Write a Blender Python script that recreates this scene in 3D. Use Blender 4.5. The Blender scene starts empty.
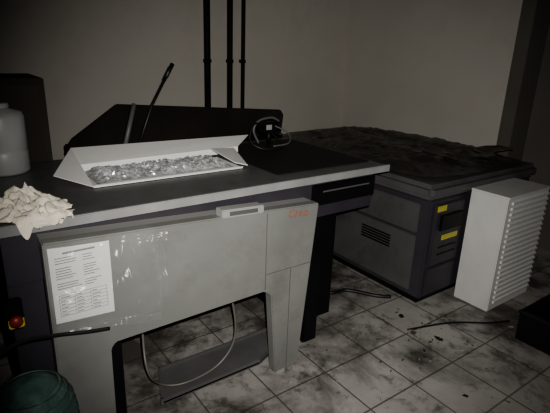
import bpy, bmesh, math, random
from mathutils import Matrix, Vector, noise
random.seed(7)
C=bpy.context.scene.collection
try: bpy.context.scene.view_settings.look='AgX - Medium High Contrast'
except Exception: pass
# ------------------------------------------------------------ camera
cam=bpy.data.cameras.new('camera'); co=bpy.data.objects.new('camera',cam); C.objects.link(co)
cam.lens=470*36/550; cam.clip_start=0.02
co.matrix_world=(Matrix.Translation((0,0,1.64))@Matrix.Rotation(math.radians(-36.3),4,'Z')
  @Matrix.Rotation(math.pi/2-math.radians(18.5),4,'X')@Matrix.Rotation(math.radians(2),4,'Z'))
bpy.context.scene.camera=co
# ------------------------------------------------------------ materials
def mat(name,col,rough=.6,metal=0,var=.25,scale=6,dirt=None,dirt_amt=.5,bump=0,bscale=40,alpha=1,spec=.5,dscale=3,stretch=None):
    m=bpy.data.materials.new(name); m.use_nodes=True
    nt=m.node_tree; N=nt.nodes; L=nt.links; b=N['Principled BSDF']
    tc=N.new('ShaderNodeTexCoord')
    n=N.new('ShaderNodeTexNoise'); n.inputs['Scale'].default_value=scale; n.inputs['Detail'].default_value=6
    L.new(tc.outputs['Object'],n.inputs['Vector'])
    r=N.new('ShaderNodeValToRGB'); r.color_ramp.elements[0].position=.3; r.color_ramp.elements[1].position=.7
    r.color_ramp.elements[0].color=tuple(c*(1-var) for c in col)+(1,)
    r.color_ramp.elements[1].color=tuple(min(1,c*(1+var*.4)) for c in col)+(1,)
    L.new(n.outputs['Fac'],r.inputs['Fac']); last=r.outputs['Color']
    if dirt:
        n2=N.new('ShaderNodeTexNoise'); n2.inputs['Scale'].default_value=dscale; n2.inputs['Detail'].default_value=9; n2.inputs['Roughness'].default_value=.7
        L.new(tc.outputs['Object'],n2.inputs['Vector'])
        r2=N.new('ShaderNodeValToRGB'); r2.color_ramp.elements[0].position=.5; r2.color_ramp.elements[1].position=.68
        r2.color_ramp.elements[0].color=(0,0,0,1); r2.color_ramp.elements[1].color=(dirt_amt,)*3+(1,)
        L.new(n2.outputs['Fac'],r2.inputs['Fac'])
        mx=N.new('ShaderNodeMixRGB'); mx.inputs['Color2'].default_value=tuple(dirt)+(1,)
        L.new(r2.outputs['Color'],mx.inputs['Fac']); L.new(last,mx.inputs['Color1']); last=mx.outputs['Color']
    L.new(last,b.inputs['Base Color'])
    b.inputs['Roughness'].default_value=rough; b.inputs['Metallic'].default_value=metal
    b.inputs['Specular IOR Level'].default_value=spec
    if bump:
        n3=N.new('ShaderNodeTexNoise'); n3.inputs['Scale'].default_value=bscale; n3.inputs['Detail'].default_value=4
        L.new(tc.outputs['Object'],n3.inputs['Vector'])
        bp=N.new('ShaderNodeBump'); bp.inputs['Strength'].default_value=bump; bp.inputs['Distance'].default_value=.01
        L.new(n3.outputs['Fac'],bp.inputs['Height']); L.new(bp.outputs['Normal'],b.inputs['Normal'])
    return m
GREY=mat('grey_paint',(.22,.223,.211),.38,var=.18,scale=3,dirt=(.145,.143,.13),dirt_amt=.55,dscale=4)
GREYL=mat('grey_paint_light',(.34,.34,.325),.4,var=.12,scale=3)
GREYD=mat('grey_metal_leg',(.11,.11,.108),.5,var=.2)
PURP=mat('violet_grey_paint',(.042,.038,.048),.5,var=.2)
BLACK=mat('black_paint',(.006,.006,.007),.5,spec=.3)
BLK2=mat('dark_mat',(.014,.013,.012),.6,var=.4)
BOARD=mat('dark_brown_sheet',(.022,.019,.016),.9,var=.4,scale=2,spec=.1)
CAB=mat('dark_brown_cabinet',(.045,.039,.033),.8,var=.3,scale=2,spec=.2)
TOP=mat('worktop_grey',(.12,.12,.118),.4,var=.3,scale=5,dirt=(.04,.04,.036),dirt_amt=.8,dscale=5)
EDGE=mat('worktop_edge',(.29,.29,.285),.4,var=.2)
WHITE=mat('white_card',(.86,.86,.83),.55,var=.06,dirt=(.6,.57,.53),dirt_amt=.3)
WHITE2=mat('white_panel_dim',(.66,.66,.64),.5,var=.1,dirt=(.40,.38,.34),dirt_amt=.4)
CLOTH=mat('rag',(.86,.80,.68),.95,var=.10,scale=14,dirt=(.40,.36,.29),dirt_amt=.6,bump=.25,bscale=160,dscale=14)
FOIL=mat('clear_crumpled_film',(.58,.59,.595),.3,metal=.3,var=.5,scale=30,spec=1)
MCH=mat('machine_grey',(.105,.102,.105),.5,var=.2,dirt=(.045,.04,.036),dirt_amt=.7)
MCHD=mat('machine_dark',(.05,.046,.054),.5,var=.2,dirt=(.03,.027,.023),dirt_amt=.6)
FILM=mat('dusty_film',(.042,.038,.033),.35,var=.4,scale=3,dirt=(.11,.10,.09),dirt_amt=.5,dscale=4,bump=.6,bscale=9)
YEL=mat('yellow_sticker',(.62,.57,.06),.5,var=.15)
RED=mat('red_plastic',(.28,.03,.02),.4)
ORNG=mat('orange_print',(.36,.13,.08),.6,var=.3,scale=60)
CARD=mat('cardboard',(.10,.08,.06),.8,var=.6,scale=7,dirt=(.2,.18,.15),dirt_amt=.5,dscale=6)
PAPER=mat('paper',(.76,.76,.74),.5,var=.05)
INK=mat('ink',(.25,.25,.26),.6)
RUB=mat('rubber',(.012,.012,.012),.45)
HOSE=mat('grey_hose',(.15,.14,.125),.4)
JUG=mat('jug_plastic',(.42,.43,.42),.4,var=.15)
GREEN=mat('green_plastic',(.075,.15,.13),.6,var=.5,scale=20,dirt=(.05,.05,.04),dirt_amt=.7,dscale=15,bump=.5)
PIPE=mat('pipe_paint',(.012,.011,.010),.7,spec=.2)
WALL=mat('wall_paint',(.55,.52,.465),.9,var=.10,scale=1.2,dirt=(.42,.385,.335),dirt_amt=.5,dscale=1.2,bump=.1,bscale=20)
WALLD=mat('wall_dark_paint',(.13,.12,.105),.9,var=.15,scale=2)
SCRAP=mat('scrap',(.26,.24,.21),.7,var=.4)
TAPE=bpy.data.materials.new('clear_tape'); TAPE.use_nodes=True
nt=TAPE.node_tree;N=nt.nodes;L=nt.links; N.remove(N['Principled BSDF'])
tr_=N.new('ShaderNodeBsdfTransparent'); tr_.inputs[0].default_value=(1,1,1,1)
gl=N.new('ShaderNodeBsdfGlossy'); gl.inputs['Roughness'].default_value=.33; gl.inputs[0].default_value=(1,1,1,1)
df=N.new('ShaderNodeBsdfDiffuse'); df.inputs[0].default_value=(.9,.9,.9,1)
ms=N.new('ShaderNodeMixShader'); ms.inputs[0].default_value=.05
ms2=N.new('ShaderNodeMixShader'); ms2.inputs[0].default_value=.055
tc=N.new('ShaderNodeTexCoord'); mp=N.new('ShaderNodeMapping'); mp.inputs['Scale'].default_value=(1.6,1,.7); mp.inputs['Rotation'].default_value=(0,.5,0)
n=N.new('ShaderNodeTexNoise'); n.inputs['Scale'].default_value=5.5; n.inputs['Detail'].default_value=1.2; n.inputs['Distortion'].default_value=2
bp=N.new('ShaderNodeBump'); bp.inputs['Strength'].default_value=1; bp.inputs['Distance'].default_value=.07
L.new(tc.outputs['Object'],mp.inputs['Vector']);L.new(mp.outputs['Vector'],n.inputs['Vector']);L.new(n.outputs['Fac'],bp.inputs['Height']);L.new(bp.outputs['Normal'],gl.inputs['Normal'])
L.new(tr_.outputs[0],ms.inputs[1]);L.new(df.outputs[0],ms.inputs[2]);L.new(ms.outputs[0],ms2.inputs[1]);L.new(gl.outputs[0],ms2.inputs[2]);L.new(ms2.outputs[0],N['Material Output'].inputs['Surface'])
# floor tiles
FL=bpy.data.materials.new('floor_tiles'); FL.use_nodes=True
nt=FL.node_tree;N=nt.nodes;L=nt.links;b=N['Principled BSDF']
tc=N.new('ShaderNodeTexCoord')
br=N.new('ShaderNodeTexBrick'); br.offset=0; br.squash=1
br.inputs['Scale'].default_value=1; br.inputs['Brick Width'].default_value=.33; br.inputs['Row Height'].default_value=.33
br.inputs['Mortar Size'].default_value=.006; br.inputs['Mortar Smooth'].default_value=.6
br.inputs['Color1'].default_value=(.50,.48,.45,1);br.inputs['Color2'].default_value=(.43,.41,.385,1);br.inputs['Mortar'].default_value=(.11,.10,.09,1)
L.new(tc.outputs['Object'],br.inputs['Vector'])
def nnode(sc,det,ro,dist,p0,p1,a,off=0):
    mp=N.new('ShaderNodeMapping'); mp.inputs['Location'].default_value=(off,off*.7,0); L.new(tc.outputs['Object'],mp.inputs['Vector'])
    n=N.new('ShaderNodeTexNoise'); n.inputs['Scale'].default_value=sc; n.inputs['Detail'].default_value=det; n.inputs['Roughness'].default_value=ro; n.inputs['Distortion'].default_value=dist
    L.new(mp.outputs['Vector'],n.inputs['Vector'])
    r=N.new('ShaderNodeValToRGB'); r.color_ramp.elements[0].position=p0; r.color_ramp.elements[1].position=p1
    r.color_ramp.elements[0].color=(0,0,0,1); r.color_ramp.elements[1].color=(a,a,a,1)
    L.new(n.outputs['Fac'],r.inputs['Fac']); return r.outputs['Color']
last=br.outputs['Color']
for args,colr in [((.8,8,.55,.2,.36,.74,.7),(.16,.148,.13,1)),((5,10,.7,.0,.38,.82,.5),(.17,.155,.14,1)),((1.3,12,.68,.35,.47,.61,.85,9.7),(.06,.053,.045,1)),((2.6,12,.72,.3,.51,.62,.8,1.3),(.04,.035,.03,1)),((7,10,.7,.3,.55,.66,.7,6.3),(.05,.045,.038,1))]:
    mx=N.new('ShaderNodeMixRGB'); mx.inputs['Color2'].default_value=colr
    L.new(nnode(*args),mx.inputs['Fac']);L.new(last,mx.inputs['Color1']); last=mx.outputs['Color']
L.new(last,b.inputs['Base Color']); b.inputs['Roughness'].default_value=.42
bp=N.new('ShaderNodeBump'); bp.inputs['Strength'].default_value=.3; bp.inputs['Distance'].default_value=.008
L.new(br.outputs['Fac'],bp.inputs['Height']); bp.invert=True; L.new(bp.outputs['Normal'],b.inputs['Normal'])
# ------------------------------------------------------------ helpers
def finish(ob,parent,label,cat):
    C.objects.link(ob)
    if parent is not None:
        ob.parent=parent; ob.location=ob.location-Vector(parent['o'])
    if label: ob['label']=label
    if cat: ob['category']=cat
    return ob
def thing(name,loc,label,cat,group=None):
    e=bpy.data.objects.new(name,None); e.empty_display_size=.05; e.location=loc; C.objects.link(e)
    e['label']=label; e['category']=cat; e['o']=list(loc)
    if group: e['group']=group
    return e
def mesh(name,verts,faces,m,parent=None,label=None,cat=None,smooth=False,bevel=0,origin=None,solid=0):
    me=bpy.data.meshes.new(name)
    if origin is None:
        o=Vector([(min(v[i] for v in verts)+max(v[i] for v in verts))/2 for i in range(3)])
        if parent is None: o.z=min(v[2] for v in verts)
    else: o=Vector(origin)
    me.from_pydata([tuple(Vector(v)-o) for v in verts],[],faces); me.materials.append(m)
    bm=bmesh.new(); bm.from_mesh(me); bmesh.ops.recalc_face_normals(bm,faces=bm.faces)
    if bevel: bmesh.ops.bevel(bm,geom=bm.edges[:],offset=bevel,segments=2,affect='EDGES',clamp_overlap=True)
    bm.to_mesh(me); bm.free()
    if smooth:
        for p in me.polygons: p.use_smooth=True
    ob=bpy.data.objects.new(name,me); ob.location=o
    if solid:
        s=ob.modifiers.new('s','SOLIDIFY'); s.thickness=solid; s.offset=0
    return finish(ob,parent,label,cat)
BF=[(0,1,3,2),(4,6,7,5),(0,4,5,1),(2,3,7,6),(0,2,6,4),(1,5,7,3)]
def bv(x0,x1,y0,y1,z0,z1): return [(x,y,z) for x in (x0,x1) for y in (y0,y1) for z in (z0,z1)]
def box(name,x0,x1,y0,y1,z0,z1,m,parent=None,label=None,cat=None,bevel=.004):
    return mesh(name,bv(x0,x1,y0,y1,z0,z1),BF,m,parent,label,cat,bevel=bevel)
def boxes(name,lst,m,parent=None,label=None,cat=None,bevel=0):
    V=[];F=[]
    for b_ in lst:
        k=len(V); V+=bv(*b_); F+=[tuple(i+k for i in f) for f in BF]
    return mesh(name,V,F,m,parent,label,cat,bevel=bevel)
def prism(name,pts,axis,a0,a1,m,parent=None,label=None,cat=None,bevel=.003):
    def mk(p,a): return {'x':(a,p[0],p[1]),'y':(p[0],a,p[1]),'z':(p[0],p[1],a)}[axis]
    k=len(pts); V=[mk(p,a0) for p in pts]+[mk(p,a1) for p in pts]
    F=[tuple(range(k)),tuple(range(2*k-1,k-1,-1))]+[(i,(i+1)%k,(i+1)%k+k,i+k) for i in range(k)]
    return mesh(name,V,F,m,parent,label,cat,bevel=bevel)
def tube(name,pts,rad,m,parent=None,label=None,cat=None,sub=8,res=10):
    P=[Vector(p) for p in pts]; out=[]
    if sub>1 and len(P)>2:
        Q=[P[0]*2-P[1]]+P+[P[-1]*2-P[-2]]
        for i in range(1,len(Q)-2):
            for j in range(sub):
                t=j/sub; a,b_,c,d=Q[i-1:i+3]
                out.append(.5*((2*b_)+(c-a)*t+(2*a-5*b_+4*c-d)*t*t+(3*b_-a-3*c+d)*t**3))
        out.append(P[-1])
    else: out=P
    V=[];F=[]; up=Vector((0.13,.21,.97)).normalized()
    for i,p in enumerate(out):
        d=(out[min(i+1,len(out)-1)]-out[max(i-1,0)]).normalized()
        a=d.cross(up)
        if a.length<.05: a=d.cross(Vector((1,0,0)))
        a.normalize(); c=d.cross(a); up=-c if c.dot(up)<0 else c
        a2=up.cross(d).normalized()
        for j in range(res):
            an=2*math.pi*j/res; V.append(tuple(p+(a2*math.cos(an)+up*math.sin(an))*rad))
    n_=len(out)
    for i in range(n_-1):
        for j in range(res):
            F.append((i*res+j,i*res+(j+1)%res,(i+1)*res+(j+1)%res,(i+1)*res+j))
    F.append(tuple(range(res))[::-1]); F.append(tuple(range((n_-1)*res,n_*res)))
    return mesh(name,V,F,m,parent,label,cat,smooth=True)
def lathe(name,prof,cx,cy,m,parent=None,label=None,cat=None,res=28,smooth=True,solid=0):
    V=[];F=[]
    for r_,z in prof:
        for j in range(res):
            a=2*math.pi*j/res; V.append((cx+r_*math.cos(a),cy+r_*math.sin(a),z))
    for i in range(len(prof)-1):
        for j in range(res): F.append((i*res+j,i*res+(j+1)%res,(i+1)*res+(j+1)%res,(i+1)*res+j))
    return mesh(name,V,F,m,parent,label,cat,smooth=smooth,solid=solid)
def grid(name,fn,nu,nv,m,parent=None,label=None,cat=None,solid=0,smooth=True):
    V=[fn(i/nu,j/nv) for j in range(nv+1) for i in range(nu+1)]
    F=[(j*(nu+1)+i,j*(nu+1)+i+1,(j+1)*(nu+1)+i+1,(j+1)*(nu+1)+i) for j in range(nv) for i in range(nu)]
    return mesh(name,V,F,m,parent,label,cat,smooth=smooth,solid=solid)
def nz(x,y,z=0): return noise.noise(Vector((x,y,z)))
def struct(o): o['kind']='structure'; return o
# ------------------------------------------------------------ room
NB=4.2; SR=4.05; PN=2.2
struct(box('floor',-3,6,-2,4.4,-.1,0,FL,bevel=0))
struct(box('wall_back',-3,6,NB,NB+.15,0,3.4,WALL,bevel=0))
struct(box('wall_right',SR,SR+.15,PN,NB,0,3.4,WALL,bevel=0))
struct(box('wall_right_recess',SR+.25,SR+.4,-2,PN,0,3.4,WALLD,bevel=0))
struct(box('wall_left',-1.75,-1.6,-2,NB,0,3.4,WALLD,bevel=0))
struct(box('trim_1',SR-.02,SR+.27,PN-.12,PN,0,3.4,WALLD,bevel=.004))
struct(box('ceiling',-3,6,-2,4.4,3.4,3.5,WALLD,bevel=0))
for i,(s,r_) in enumerate([(2.19,.031),(2.435,.028),(2.585,.020)]):
    t=thing('wall_pipe',(s,NB-.06,0),'dark painted vertical pipe running up the plastered wall','pipe','vertical wall pipes')
    tube('pipe',[(s,NB-.06,0),(s,NB-.06,3.39)],r_,PIPE,t,sub=1,res=16)
    for z in (.6,1.5,2.4): lathe('pipe_clamp',[(r_+.001,z),(r_+.008,z),(r_+.008,z+.03),(r_+.001,z+.03)],s,NB-.06,PIPE,t)
    box('wall_bracket',s-.01,s+.01,NB-.06+r_,NB-.001,1.5,1.53,PIPE,t,bevel=0)
# ------------------------------------------------------------ front machine
T=1.04
fm=thing('plate_processing_table',(.9,2.1,0),'long printing machine with light grey front panel and dark frame','printing machine')
box('worktop',.05,2.05,1.725,2.68,T-.03,T,TOP,fm,'dusty grey metal worktop',bevel=.006)
box('worktop_edge',.05,2.055,1.712,1.728,T-.034,T+.004,EDGE,fm,'light grey edge strip',bevel=.003)
box('work_mat',1.36,2.02,1.84,2.6,T,T+.006,BLK2,fm,'black sheet covering the worktop end')
box('body',.12,1.98,1.76,2.6,.80,T-.03,PURP,fm,'violet grey body under the worktop')
box('end_cabinet',.12,.24,1.78,2.55,.04,.80,PURP,fm,'violet grey end cabinet')
box('drawer',1.52,1.97,1.735,1.76,.875,.985,BLACK,fm,'black slotted drawer front')
boxes('drawer_slot',[(1.58,1.92,1.733,1.735,.945,.953)],GREYD,fm)
box('leg',1.56,1.66,1.80,1.96,0,.80,BLACK,fm,'black steel leg')
box('side_cabinet',1.63,1.93,1.98,2.5,.0,.80,BLACK,fm,'black cabinet body under worktop end')
boxes('cross_bar',[(.24,1.56,2.46,2.52,.10,.16)],GREYD,fm)
box('back_plate',.24,1.56,2.53,2.55,.16,.80,BLACK,fm)
F0,F1=1.645,1.70
arch=[(.228,.03),(.232,.985),(1.478,.93),(1.395,.03),(1.245,.03),(1.205,.50),(1.165,.53),(.45,.515),(.43,.49),(.425,.03)]
prism('front_panel',arch,'y',F0,F1,GREY,fm,'light grey sheet metal front panel with arched opening',bevel=.005)
prism('panel_return',[(.235,.94),(.235,.982),(1.475,.928),(1.47,.89)],'y',F1-.002,1.765,GREYL,fm,'pale top ledge of the front panel',bevel=.002)
boxes('panel_seam',[(1.165,1.168,F0-.0015,F0,.54,.93),(1.17,1.44,F0-.0015,F0,.62,.6225),(1.315,1.318,F0-.0015,F0,.04,.62)],GREYD,fm)
for x0,x1 in [(.30,.36),(1.27,1.32)]:
    box('foot',x0,x1,1.655,1.695,0,.03,GREYL,fm)
box('leg',.44,.50,1.745,1.80,0,.8,BLACK,fm)
ring=[(.66,1.75),(1.22,1.75),(1.34,1.80),(1.46,1.98),(.74,1.98)]
prism('base_plate',ring,'z',.03,.045,GREYD,fm,'dark grey base tray',bevel=.003)
for i in range(5):
    a=Vector(ring[i]+(0,)); b_=Vector(ring[(i+1)%5]+(0,)); d=(b_-a).normalized(); n_=Vector((-d.y,d.x,0))*.012
    prism('tray_rim',[(a.x,a.y),(b_.x,b_.y),(b_.x+n_.x,b_.y+n_.y),(a.x+n_.x,a.y+n_.y)],'z',.025,.06,GREYD,fm,bevel=.002)
for x,y in [(.76,1.80),(1.24,1.80),(1.38,1.93),(.80,1.93)]: box('foot',x-.02,x+.02,y-.02,y+.02,0,.03,BLACK,fm)
hv=[(.93,F0-.006,.950),(1.145,F0-.006,.940),(1.145,F0-.006,.976),(.93,F0-.006,.986)]
h=mesh('handle',hv+[(a,1.70,c) for a,b_,c in hv],
 [(0,1,2,3),(7,6,5,4),(0,4,5,1),(3,2,6,7),(0,3,7,4),(1,5,6,2)],GREYL,fm,'pale grey recessed handle',bevel=.004)
mesh('handle_recess',[(.965,F0-.0075,.956),(1.11,F0-.0075,.9495),(1.11,F0-.0075,.969),(.965,F0-.0075,.9755)],[(0,1,2,3)],GREYD,fm)
def text(name,s,size,loc,rot,m,parent,ext=.0006):
    cu=bpy.data.curves.new(name,'FONT'); cu.body=s; cu.size=size; cu.extrude=ext
    tmp=bpy.data.objects.new('t',cu); C.objects.link(tmp); bpy.context.view_layer.update()
    me=bpy.data.meshes.new_from_object(tmp.evaluated_get(bpy.context.evaluated_depsgraph_get()))
    bpy.data.objects.remove(tmp); me.materials.clear(); me.materials.append(m)
    ob=bpy.data.objects.new(name,me); ob.location=loc; ob.rotation_euler=rot; return finish(ob,parent,None,None)
text('brand_lettering','Creo',.058,(1.285,F0-.002,.886),(math.pi/2,math.radians(2.7),0),ORNG,fm)
# paper + film
ps=thing('taped_paper_sheet',(.35,F0,.67),'printed white paper sheet in clear plastic taped to grey panel','paper')
grid('paper_sheet',lambda u,v:(.245+.208*u,F0-.006-.004*math.sin(u*3)*v,.672+.295*v-.012*u),8,10,PAPER,ps)
rows=[]
yy=F0-.0125
for i in range(13):
    z=.925-i*.0098
    if i in (3,9): continue
    rows.append((.262,.262+random.uniform(.05,.085),yy,yy+.001,z,z+.0028))
    rows.append((.355,.355+random.uniform(.03,.06),yy,yy+.001,z-.003,z-.0002))
for i in range(7): rows.append((.262,.43,yy,yy+.001,.782-i*.014,.7832-i*.014))
for x in (.262,.315,.37,.4292): rows.append((x,x+.0012,yy,yy+.001,.698,.783))
for i in range(6):
    for x in (.268,.321,.376): rows.append((x,x+random.uniform(.015,.035),yy,yy+.001,.773-i*.014,.776-i*.014))
rows.append((.29,.40,yy,yy+.001,.939,.946))
boxes('printed_lines',rows,INK,ps)
grid('plastic_sleeve',lambda u,v:(.238+.40*u+.012*nz(v*4,u*2)+.05*u*nz(v*3,7),F0-.019-.012*abs(nz(u*4,v*3,3))*(.3+u),.64+.335*v-.03*u+.012*nz(u*5,3)),48,40,TAPE,ps,'clear shiny softly creased plastic film')
tp=thing('adhesive_tape',(.7,F0,.6),'strips of clear crinkled tape stuck on grey panel','tape')
def strip(a,b_,w,k=0):
    dx,dz=b_[0]-a[0],b_[1]-a[1]; l=math.hypot(dx,dz); px,pz=-dz/l*w,dx/l*w
    grid('tape_strip',lambda u,v:(a[0]+dx*u+px*(v-.5)*2+.008*nz(u*7,k),F0-.003-.008*abs(nz(u*5,v*3+k,a[0]*9)),a[1]+dz*u+pz*(v-.5)*2),24,12,TAPE,tp)
strip((.64,.90),(.66,.66),.022,2); strip((.25,.645),(.64,.575),.02,3); strip((.50,.945),(.68,.925),.018,4)
# emergency stop
es=thing('emergency_stop_switch',(.12,1.74,.64),'red mushroom stop button on yellow and black box','switch')
box('switch_box',.10,.155,1.72,1.759,.645,.76,BLACK,es,bevel=.006)
box('yellow_plate',.102,.153,1.712,1.72,.655,.695,YEL,es)
k=lathe('stop_button',[(0,0),(.012,0),(.012,.02),(.022,.024),(.022,.034),(.014,.042),(0,.044)],0,0,RED,None)
k.parent=es; k.rotation_euler=(math.pi/2,0,0); k.location=Vector((.125,1.712,.70))-Vector(es['o'])
tube('black_hose',[(-.25,1.25,.66),(-.05,1.42,.70),(.10,1.54,.70),(.22,1.60,.655),(.34,1.607,.625),(.42,1.61,.61)],.007,RUB,None,'black rubber hose lying against the grey panel','hose')
tube('black_cable',[(-.3,1.5,.9),(-.05,1.6,.78),(.03,1.68,.55),(.0,1.62,.25),(.06,1.60,.012)],.007,RUB,None,'thin black cable hanging beside machine end','cable')
bk=thing('green_plastic_bin',(.11,1.43,0),'dull teal green ribbed plastic basket standing on the floor','basket')
bx,by=.115,1.44
lathe('bin_body',[(0,.005),(.09,.005),(.095,.02),(.11,.44),(0,.44)],bx,by,GREEN,bk)
lathe('bin_lid',[(.118,.42),(.128,.425),(.128,.475),(.120,.53),(.09,.585),(.05,.61),(0,.616)],bx,by,GREEN,bk)
for zz,rr in ((.44,.131),(.47,.130),(.50,.126),(.53,.121),(.56,.108),(.585,.092)): lathe('lid_rib',[(rr-.006,zz),(rr+.004,zz+.004),(rr-.008,zz+.010)],bx,by,GREEN,bk)
# rag
V=[];F=[]
def ribbon(p0,p1,w,h,seed,nf,nu=80,nv=30,sag=0):
    k=len(V); p0=Vector(p0); p1=Vector(p1); d=p1-p0; pd=Vector((-d.y,d.x,0)).normalized()
    for j in range(nv+1):
        v=j/nv
        for i in range(nu+1):
            u=i/nu
            ww=w*(.55+.45*math.sin(math.pi*min(1,u*1.05+.05)))*(1+.3*nz(u*4,seed))
            ph=v*nf*2*math.pi+5*nz(u*3.5,v*1.6,seed)
            pos=p0+d*u+pd*((v-.5)*2*ww+.012*math.sin(ph+1.2))
            env=math.sin(math.pi*v)**.5*math.sin(math.pi*(.06+.9*u))**.6
            cr=1-abs(nz(pos.x*24,pos.y*24,seed+3))*2.4
            z=h*env*(.50+.28*math.cos(ph)+.30*cr) + .014*nz(pos.x*50,pos.y*50,seed)*env
            pos=pos+Vector((.022*nz(u*7,v*5,seed+9),.022*nz(u*7,v*5,seed+5),0))
            z=max(z,.002)+T+.0055
            if pos.y<1.712: 
                z-= (1.712-pos.y)*1.6; pos.y=1.706-.2*(1.712-pos.y)
            V.append((pos.x,pos.y,z))
    for j in range(nv):
        for i in range(nu): F.append((k+j*(nu+1)+i,k+j*(nu+1)+i+1,k+(j+1)*(nu+1)+i+1,k+(j+1)*(nu+1)+i))
ribbon((.06,1.84,0),(.34,1.92,0),.075,.065,1.7,2.5)
ribbon((.10,1.79,0),(.37,1.83,0),.060,.055,5.1,2)
ribbon((.16,1.86,0),(.30,1.93,0),.055,.090,8.3,1.5)
ribbon((.17,1.755,0),(.36,1.735,0),.060,.045,11.9,2)
mesh('cleaning_rag',V,F,CLOTH,None,'crumpled dirty white cotton rag on worktop corner','rag',smooth=True)
# ------------------------------------------------------------ white tray box
tr=thing('white_carton_tray',(.95,2.2,T),'open white carton tray with turned-out flaps on worktop','tray')
x0,x1,y0,y1=.52,1.28,2.04,2.32
Tt=T+.003
box('tray_base',x0,x1,y0,y1,Tt,Tt+.004,WHITE,tr,bevel=0)
mesh('front_flap',[(x0,y0,Tt+.004),(x1,y0,Tt+.004),(x1,y0-.004,Tt+.010),(x0,y0-.004,Tt+.010)],[(0,1,2,3)],WHITE,tr,solid=.002)
mesh('back_flap',[(x0-.0,y1,Tt+.04),(x1+.17,y1+.05,Tt+.04),(x1+.32,y1+.17,Tt+.078),(x0+.02,y1+.17,Tt+.09),(x0,y1,Tt+.005),(x1+.17,y1+.05,Tt+.008)],[(0,1,2,3),(4,5,1,0)],WHITE,tr,solid=.004)
mesh('side_flap',[(x0+.0,y0,Tt+.004),(x0,y1,Tt+.04),(x0+.02,y1+.17,Tt+.09),(x0-.125,y0+.17,Tt+.03)],[(0,1,2),(0,2,3)],WHITE,tr,solid=.004)
mesh('side_flap',[(x1-.05,y0-.0,Tt+.035),(x1+.03,y0-.0,Tt+.012),(x1+.10,y1-.02,Tt+.05),(x1-.05,y1-.02,Tt+.06)],[(0,1,2,3)],WHITE,tr,solid=.004)
rf=random.Random(3)
def foil(u,v):
    e=min(1,12*min(u,1-u)+.1)*min(1,6*min(v,1-v)+.2)
    j=.006*e
    return (x0+.02+(x1-x0-.07)*u+rf.uniform(-j,j),y0+.012+(y1-y0-.024)*v+rf.uniform(-j,j),
            Tt+.010+e*(.012+.016*(.5+nz(u*7,v*3,1))+.013*abs(nz(u*20+3*nz(u*6,v*4),v*6,2))*2+rf.uniform(-.0045,.0045)))
fo=grid('crumpled_film',foil,84,26,FOIL,None,'crinkled transparent wrapping film lying inside white tray','plastic film',smooth=False)
bm=bmesh.new(); bm.from_mesh(fo.data); bmesh.ops.triangulate(bm,faces=bm.faces); bm.to_mesh(fo.data); bm.free()
# ------------------------------------------------------------ back dark board
bd=thing('dark_board',(1.5,3.1,0),'thin dark brown board standing behind the worktop','machine hood')
prism('board_panel',[(.62,1.0),(.66,1.08),(.95,1.28),(2.23,1.19),(2.26,1.15),(2.24,1.0)],'y',3.0,3.03,BOARD,bd,bevel=.006)  # thin dark board with a sloped left end, makes a dark shape before the wall
box('board_base',.68,2.22,2.95,3.3,0,1.0,BLACK,bd)
lc=thing('dark_cabinet',(.2,3.0,0),'tall dark metal cabinet beside wall','cabinet')
box('cabinet_body',-.5,.52,2.86,3.3,.06,1.45,CAB,lc); box('cabinet_door',-.45,.49,2.845,2.86,.1,1.42,CAB,lc)
box('cabinet_plinth',-.48,.48,2.88,3.28,0,.06,BLACK,lc)
jg=thing('plastic_jug',(.24,2.5,T),'pale translucent plastic container on worktop','container')
jx,jy=.245,2.52
lathe('jug_body',[(0,T+.001),(.10,T+.001),(.108,T+.012),(.108,T+.10),(.104,T+.11),(.108,T+.12),(.108,T+.26),(.10,T+.285),(.05,T+.30),(.045,T+.31)],jx,jy,JUG,jg)
lathe('jug_cap',[(.05,T+.305),(.05,T+.32),(.046,T+.325),(0,T+.326)],jx,jy,JUG,jg)
lv=thing('metal_rod_pair',(1.0,2.65,T),'two dark metal rods leaning upright behind tray','rod')
tube('rod',[(.84,2.60,T+.014),(.94,2.66,1.32)],.013,GREYD,lv,'dull grey metal rod',sub=1)
tube('rod',[(.915,2.60,T+.014),(1.04,2.66,1.30),(1.215,2.74,1.535)],.008,RUB,lv,sub=1)
tube('rod_grip',[(1.16,2.715,1.461),(1.215,2.74,1.535)],.013,RUB,lv,sub=1)
gd=thing('clamp_device',(1.75,2.5,T),'small grey clamp device with looping cable at worktop rear','device')
tube('stand',[(1.78,2.52,T+.009),(1.78,2.52,1.13)],.014,BLACK,gd,sub=1)
tube('stand_arm',[(1.70,2.52,T+.016),(1.66,2.52,1.14),(1.70,2.52,1.20),(1.80,2.52,1.215),(1.86,2.52,1.19)],.008,GREYD,gd)
box('device_head',1.70,1.84,2.49,2.55,1.12,1.19,BLACK,gd,bevel=.012)
box('device_face',1.73,1.78,2.482,2.49,1.14,1.18,GREYL,gd,bevel=.004)
tube('device_cable',[(1.72,2.5,1.18),(1.62,2.46,1.19),(1.57,2.42,1.10),(1.62,2.36,T+.016),(1.74,2.34,T+.016),(1.80,2.40,1.06),(1.78,2.5,1.13)],.006,RUB,gd)
tube('device_cable',[(1.80,2.5,1.17),(1.88,2.44,1.12),(1.84,2.38,1.07),(1.72,2.38,T+.018)],.005,GREYD,gd)
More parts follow.
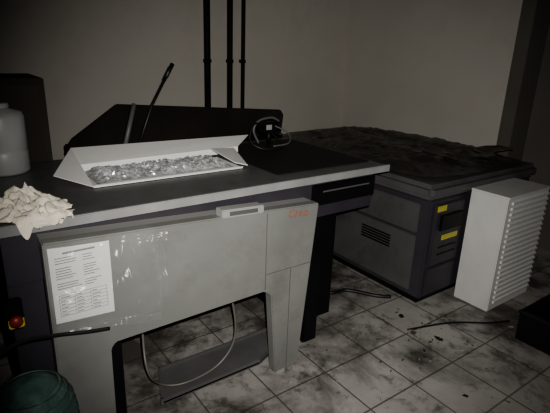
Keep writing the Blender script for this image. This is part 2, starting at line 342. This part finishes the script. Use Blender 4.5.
# ------------------------------------------------------------ right machine
D=-.14
rm=thing('plate_processor_machine',(3.1,2.5,0),'large grey processing machine with louvred lower panel','printing machine')
box('body',2.62+D,3.7,1.70,3.45,.06,.76,MCHD,rm,bevel=.008)
box('plinth',2.66+D,3.66,1.74,3.4,0,.06,BLACK,rm)
box('top_cover',2.55+D,3.72,1.66,3.5,.775,.875,MCH,rm,'grey raised top cover',bevel=.03)
box('lower_panel',2.605+D,2.62+D,1.78,2.62,.10,.50,MCH,rm,'grey lower service panel',bevel=.005)
boxes('louvre',[(2.596+D,2.606+D,1.98,2.25,.35+i*.02,.358+i*.02) for i in range(5)],BLACK,rm)
box('upper_panel',2.608+D,2.62+D,1.78,2.62,.52,.72,MCH,rm,bevel=.005)
box('control_panel',2.66+D,2.82,1.68,1.70,.30,.73,MCHD,rm,'dark control box',bevel=.005)
box('control_housing',2.70+D,2.79,1.66,1.68,.55,.66,BLACK,rm,'small black control housing',bevel=.005)
boxes('control_slots',[(2.59,2.78,1.676,1.68,.42-i*.05,.43-i*.05) for i in range(2)],BLACK,rm)
box('access_door',2.66+D,2.82,1.685,1.70,.08,.28,MCHD,rm,bevel=.005)
def sticker(name,x0,x1,z0,z1,y,rows,lab):
    s=thing(name,((x0+x1)/2,y,z0),lab,'sticker')
    box('sticker_sheet',x0,x1,y-.003,y,z0,z1,YEL,s,bevel=0)
    boxes('printed_lines',[(x0+.01,x1-.01,y-.0036,y-.003,z0+.012+i*.014,z0+.015+i*.014) for i in range(rows)],INK,s)
sticker('warning_sticker',2.525,2.615,.685,.722,1.68,2,'small yellow warning sticker near top of machine side')
sticker('warning_sticker',2.61,2.78,.475,.51,1.68,2,'long yellow warning sticker lower on machine side')
def film(u,v):
    x=2.44+1.27*u; y=1.68+1.80*v
    cx,cy=3.075,2.58; qx=abs(x-cx)/.635; qy=abs(y-cy)/.90; q=(qx**5+qy**5)**(1/5); 
    if q>.001:
        f_=min(1,max(qx,qy)/q*1.0) ; x=cx+(x-cx)*f_; y=cy+(y-cy)*f_
    w=.020*nz(x*3,y*2,2)+.026*(1-abs(nz(x*6,y*4,7))*2)+.009*(1-abs(nz(x*18,y*12,3))*2)
    arch_=.04*math.sin(math.pi*min(1,max(0,u)))**.7*math.sin(math.pi*min(1,.1+.75*v))
    e=min(u,1-u,v,1-v); z=.893+max(w,-.010)*min(1,e*10)+arch_
    return (x+.05*nz(y*5,1),y+.04*nz(x*5,5),z)
grid('plastic_dust_sheet',film,110,140,FILM,None,'dusty dark plastic sheet draped over machine top','plastic sheet')
for i,(x,y,w,d,a,z) in enumerate([(3.36,1.86,.34,.14,-.15,.995),(2.8,2.1,.12,.07,.5,1.0),(3.0,1.95,.2,.1,.2,1.0)]):
    pts=[(-.5,-.5,0),(.1,-.56,.012),(.5,-.42,.006),(.42,.02,.02),(.52,.45,.01),(.05,.52,.02),(-.4,.44,.012),(-.53,.08,.006)]
    V_=[(x+px*w,y+py*d,z-.012+pz*.6) for px,py,pz in pts]+[(x,y,z+.002)]
    b_=mesh('cardboard_piece',V_,[(j,(j+1)%8,8) for j in range(8)],CARD,None,'torn brown cardboard sheet lying on machine top','cardboard',solid=.005)
    b_.rotation_euler=(0,0,a); b_['group']='cardboard sheets on the machine'
# white ribbed rack
wb=thing('white_tray_rack',(3.2,1.6,0),'white rack cabinet of stacked trays with ribbed front','rack')
RY=1.40; X0=2.835; X1=3.36
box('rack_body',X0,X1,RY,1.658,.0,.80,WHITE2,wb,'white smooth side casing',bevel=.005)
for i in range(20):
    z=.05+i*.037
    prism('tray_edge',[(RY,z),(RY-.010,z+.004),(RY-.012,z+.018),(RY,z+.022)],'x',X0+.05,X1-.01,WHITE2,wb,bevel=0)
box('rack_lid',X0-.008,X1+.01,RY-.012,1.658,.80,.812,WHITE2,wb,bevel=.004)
bb=thing('black_crate',(2.95,.9,0),'black plastic crate on the tiled floor','crate')
boxes('crate_shell',[(2.70,3.2,.75,1.13,0,.02),(2.70,2.72,.75,1.13,.02,.2),(3.18,3.2,.75,1.13,.02,.2),(2.72,3.18,.75,.77,.02,.2),(2.72,3.18,1.11,1.13,.02,.2)],BLACK,bb)
box('crate_rim',2.69,2.705,.74,1.14,.185,.2,BLK2,bb)
tube('grey_hose',[(1.04,1.95,.79),(1.10,1.86,.45),(1.10,1.81,.22),(1.0,1.80,.09),(.82,1.80,.056),(.70,1.84,.07),(.62,1.80,.22),(.66,1.95,.40)],.006,HOSE,None,'thin grey hose hanging and looping under the machine','hose')
tube('floor_cable',[(1.97,2.3,.014),(2.1,2.15,.014),(2.22,2.12,.014),(2.34,1.95,.014),(2.42,1.88,.014)],.013,RUB,None,'thick black cable lying on tiled floor','cable')
tube('floor_cable',[(2.2,1.55,.006),(2.5,1.45,.006),(2.70,1.32,.006),(2.85,1.25,.006)],.006,RUB,None,'thin black cable lying on tiled floor','cable')
for i in range(100):
    x=random.uniform(1.45,2.8); y=random.uniform(.6,1.9); r_=random.uniform(.003,.010)
    if random.random()<.6: x=random.uniform(1.9,2.5); y=random.uniform(1.2,1.8)
    if i%6==0: r_*=2.2
    if x>2.35 and y>1.55: y-=.5
    k_=random.randint(5,7); z=.004; st=random.uniform(.25,1); an=random.uniform(0,3.14)
    V=[]
    for j in range(k_):
        a=r_*random.uniform(.5,1.3)*math.cos(6.283*j/k_)*1.6; b_=r_*random.uniform(.5,1.3)*math.sin(6.283*j/k_)*st
        V.append((x+a*math.cos(an)-b_*math.sin(an),y+a*math.sin(an)+b_*math.cos(an),z+random.uniform(0,.008)))
    mm=random.choice([SCRAP,CARD,SCRAP,CARD,BLK2])
    o=mesh('floor_scrap',V,[tuple(range(k_))],mm,None,'small torn scrap of litter on tiled floor','litter',solid=.002); o['group']='litter scraps on the floor'
# ------------------------------------------------------------ light
ld=bpy.data.lights.new('camera_flash','SPOT'); ld.energy=260; ld.spot_size=math.radians(85); ld.spot_blend=1; ld.shadow_soft_size=.008; ld.color=(1,.972,.925)
lo=bpy.data.objects.new('camera_flash',ld); C.objects.link(lo)
lo.matrix_world=co.matrix_world@Matrix.Translation((.04,.06,0))@Matrix.Rotation(math.radians(-1),4,'X')@Matrix.Rotation(math.radians(-4),4,'Y')
w=bpy.data.worlds.new('w'); bpy.context.scene.world=w; w.use_nodes=True
w.node_tree.nodes['Background'].inputs[0].default_value=(.5,.5,.55,1); w.node_tree.nodes['Background'].inputs[1].default_value=.008
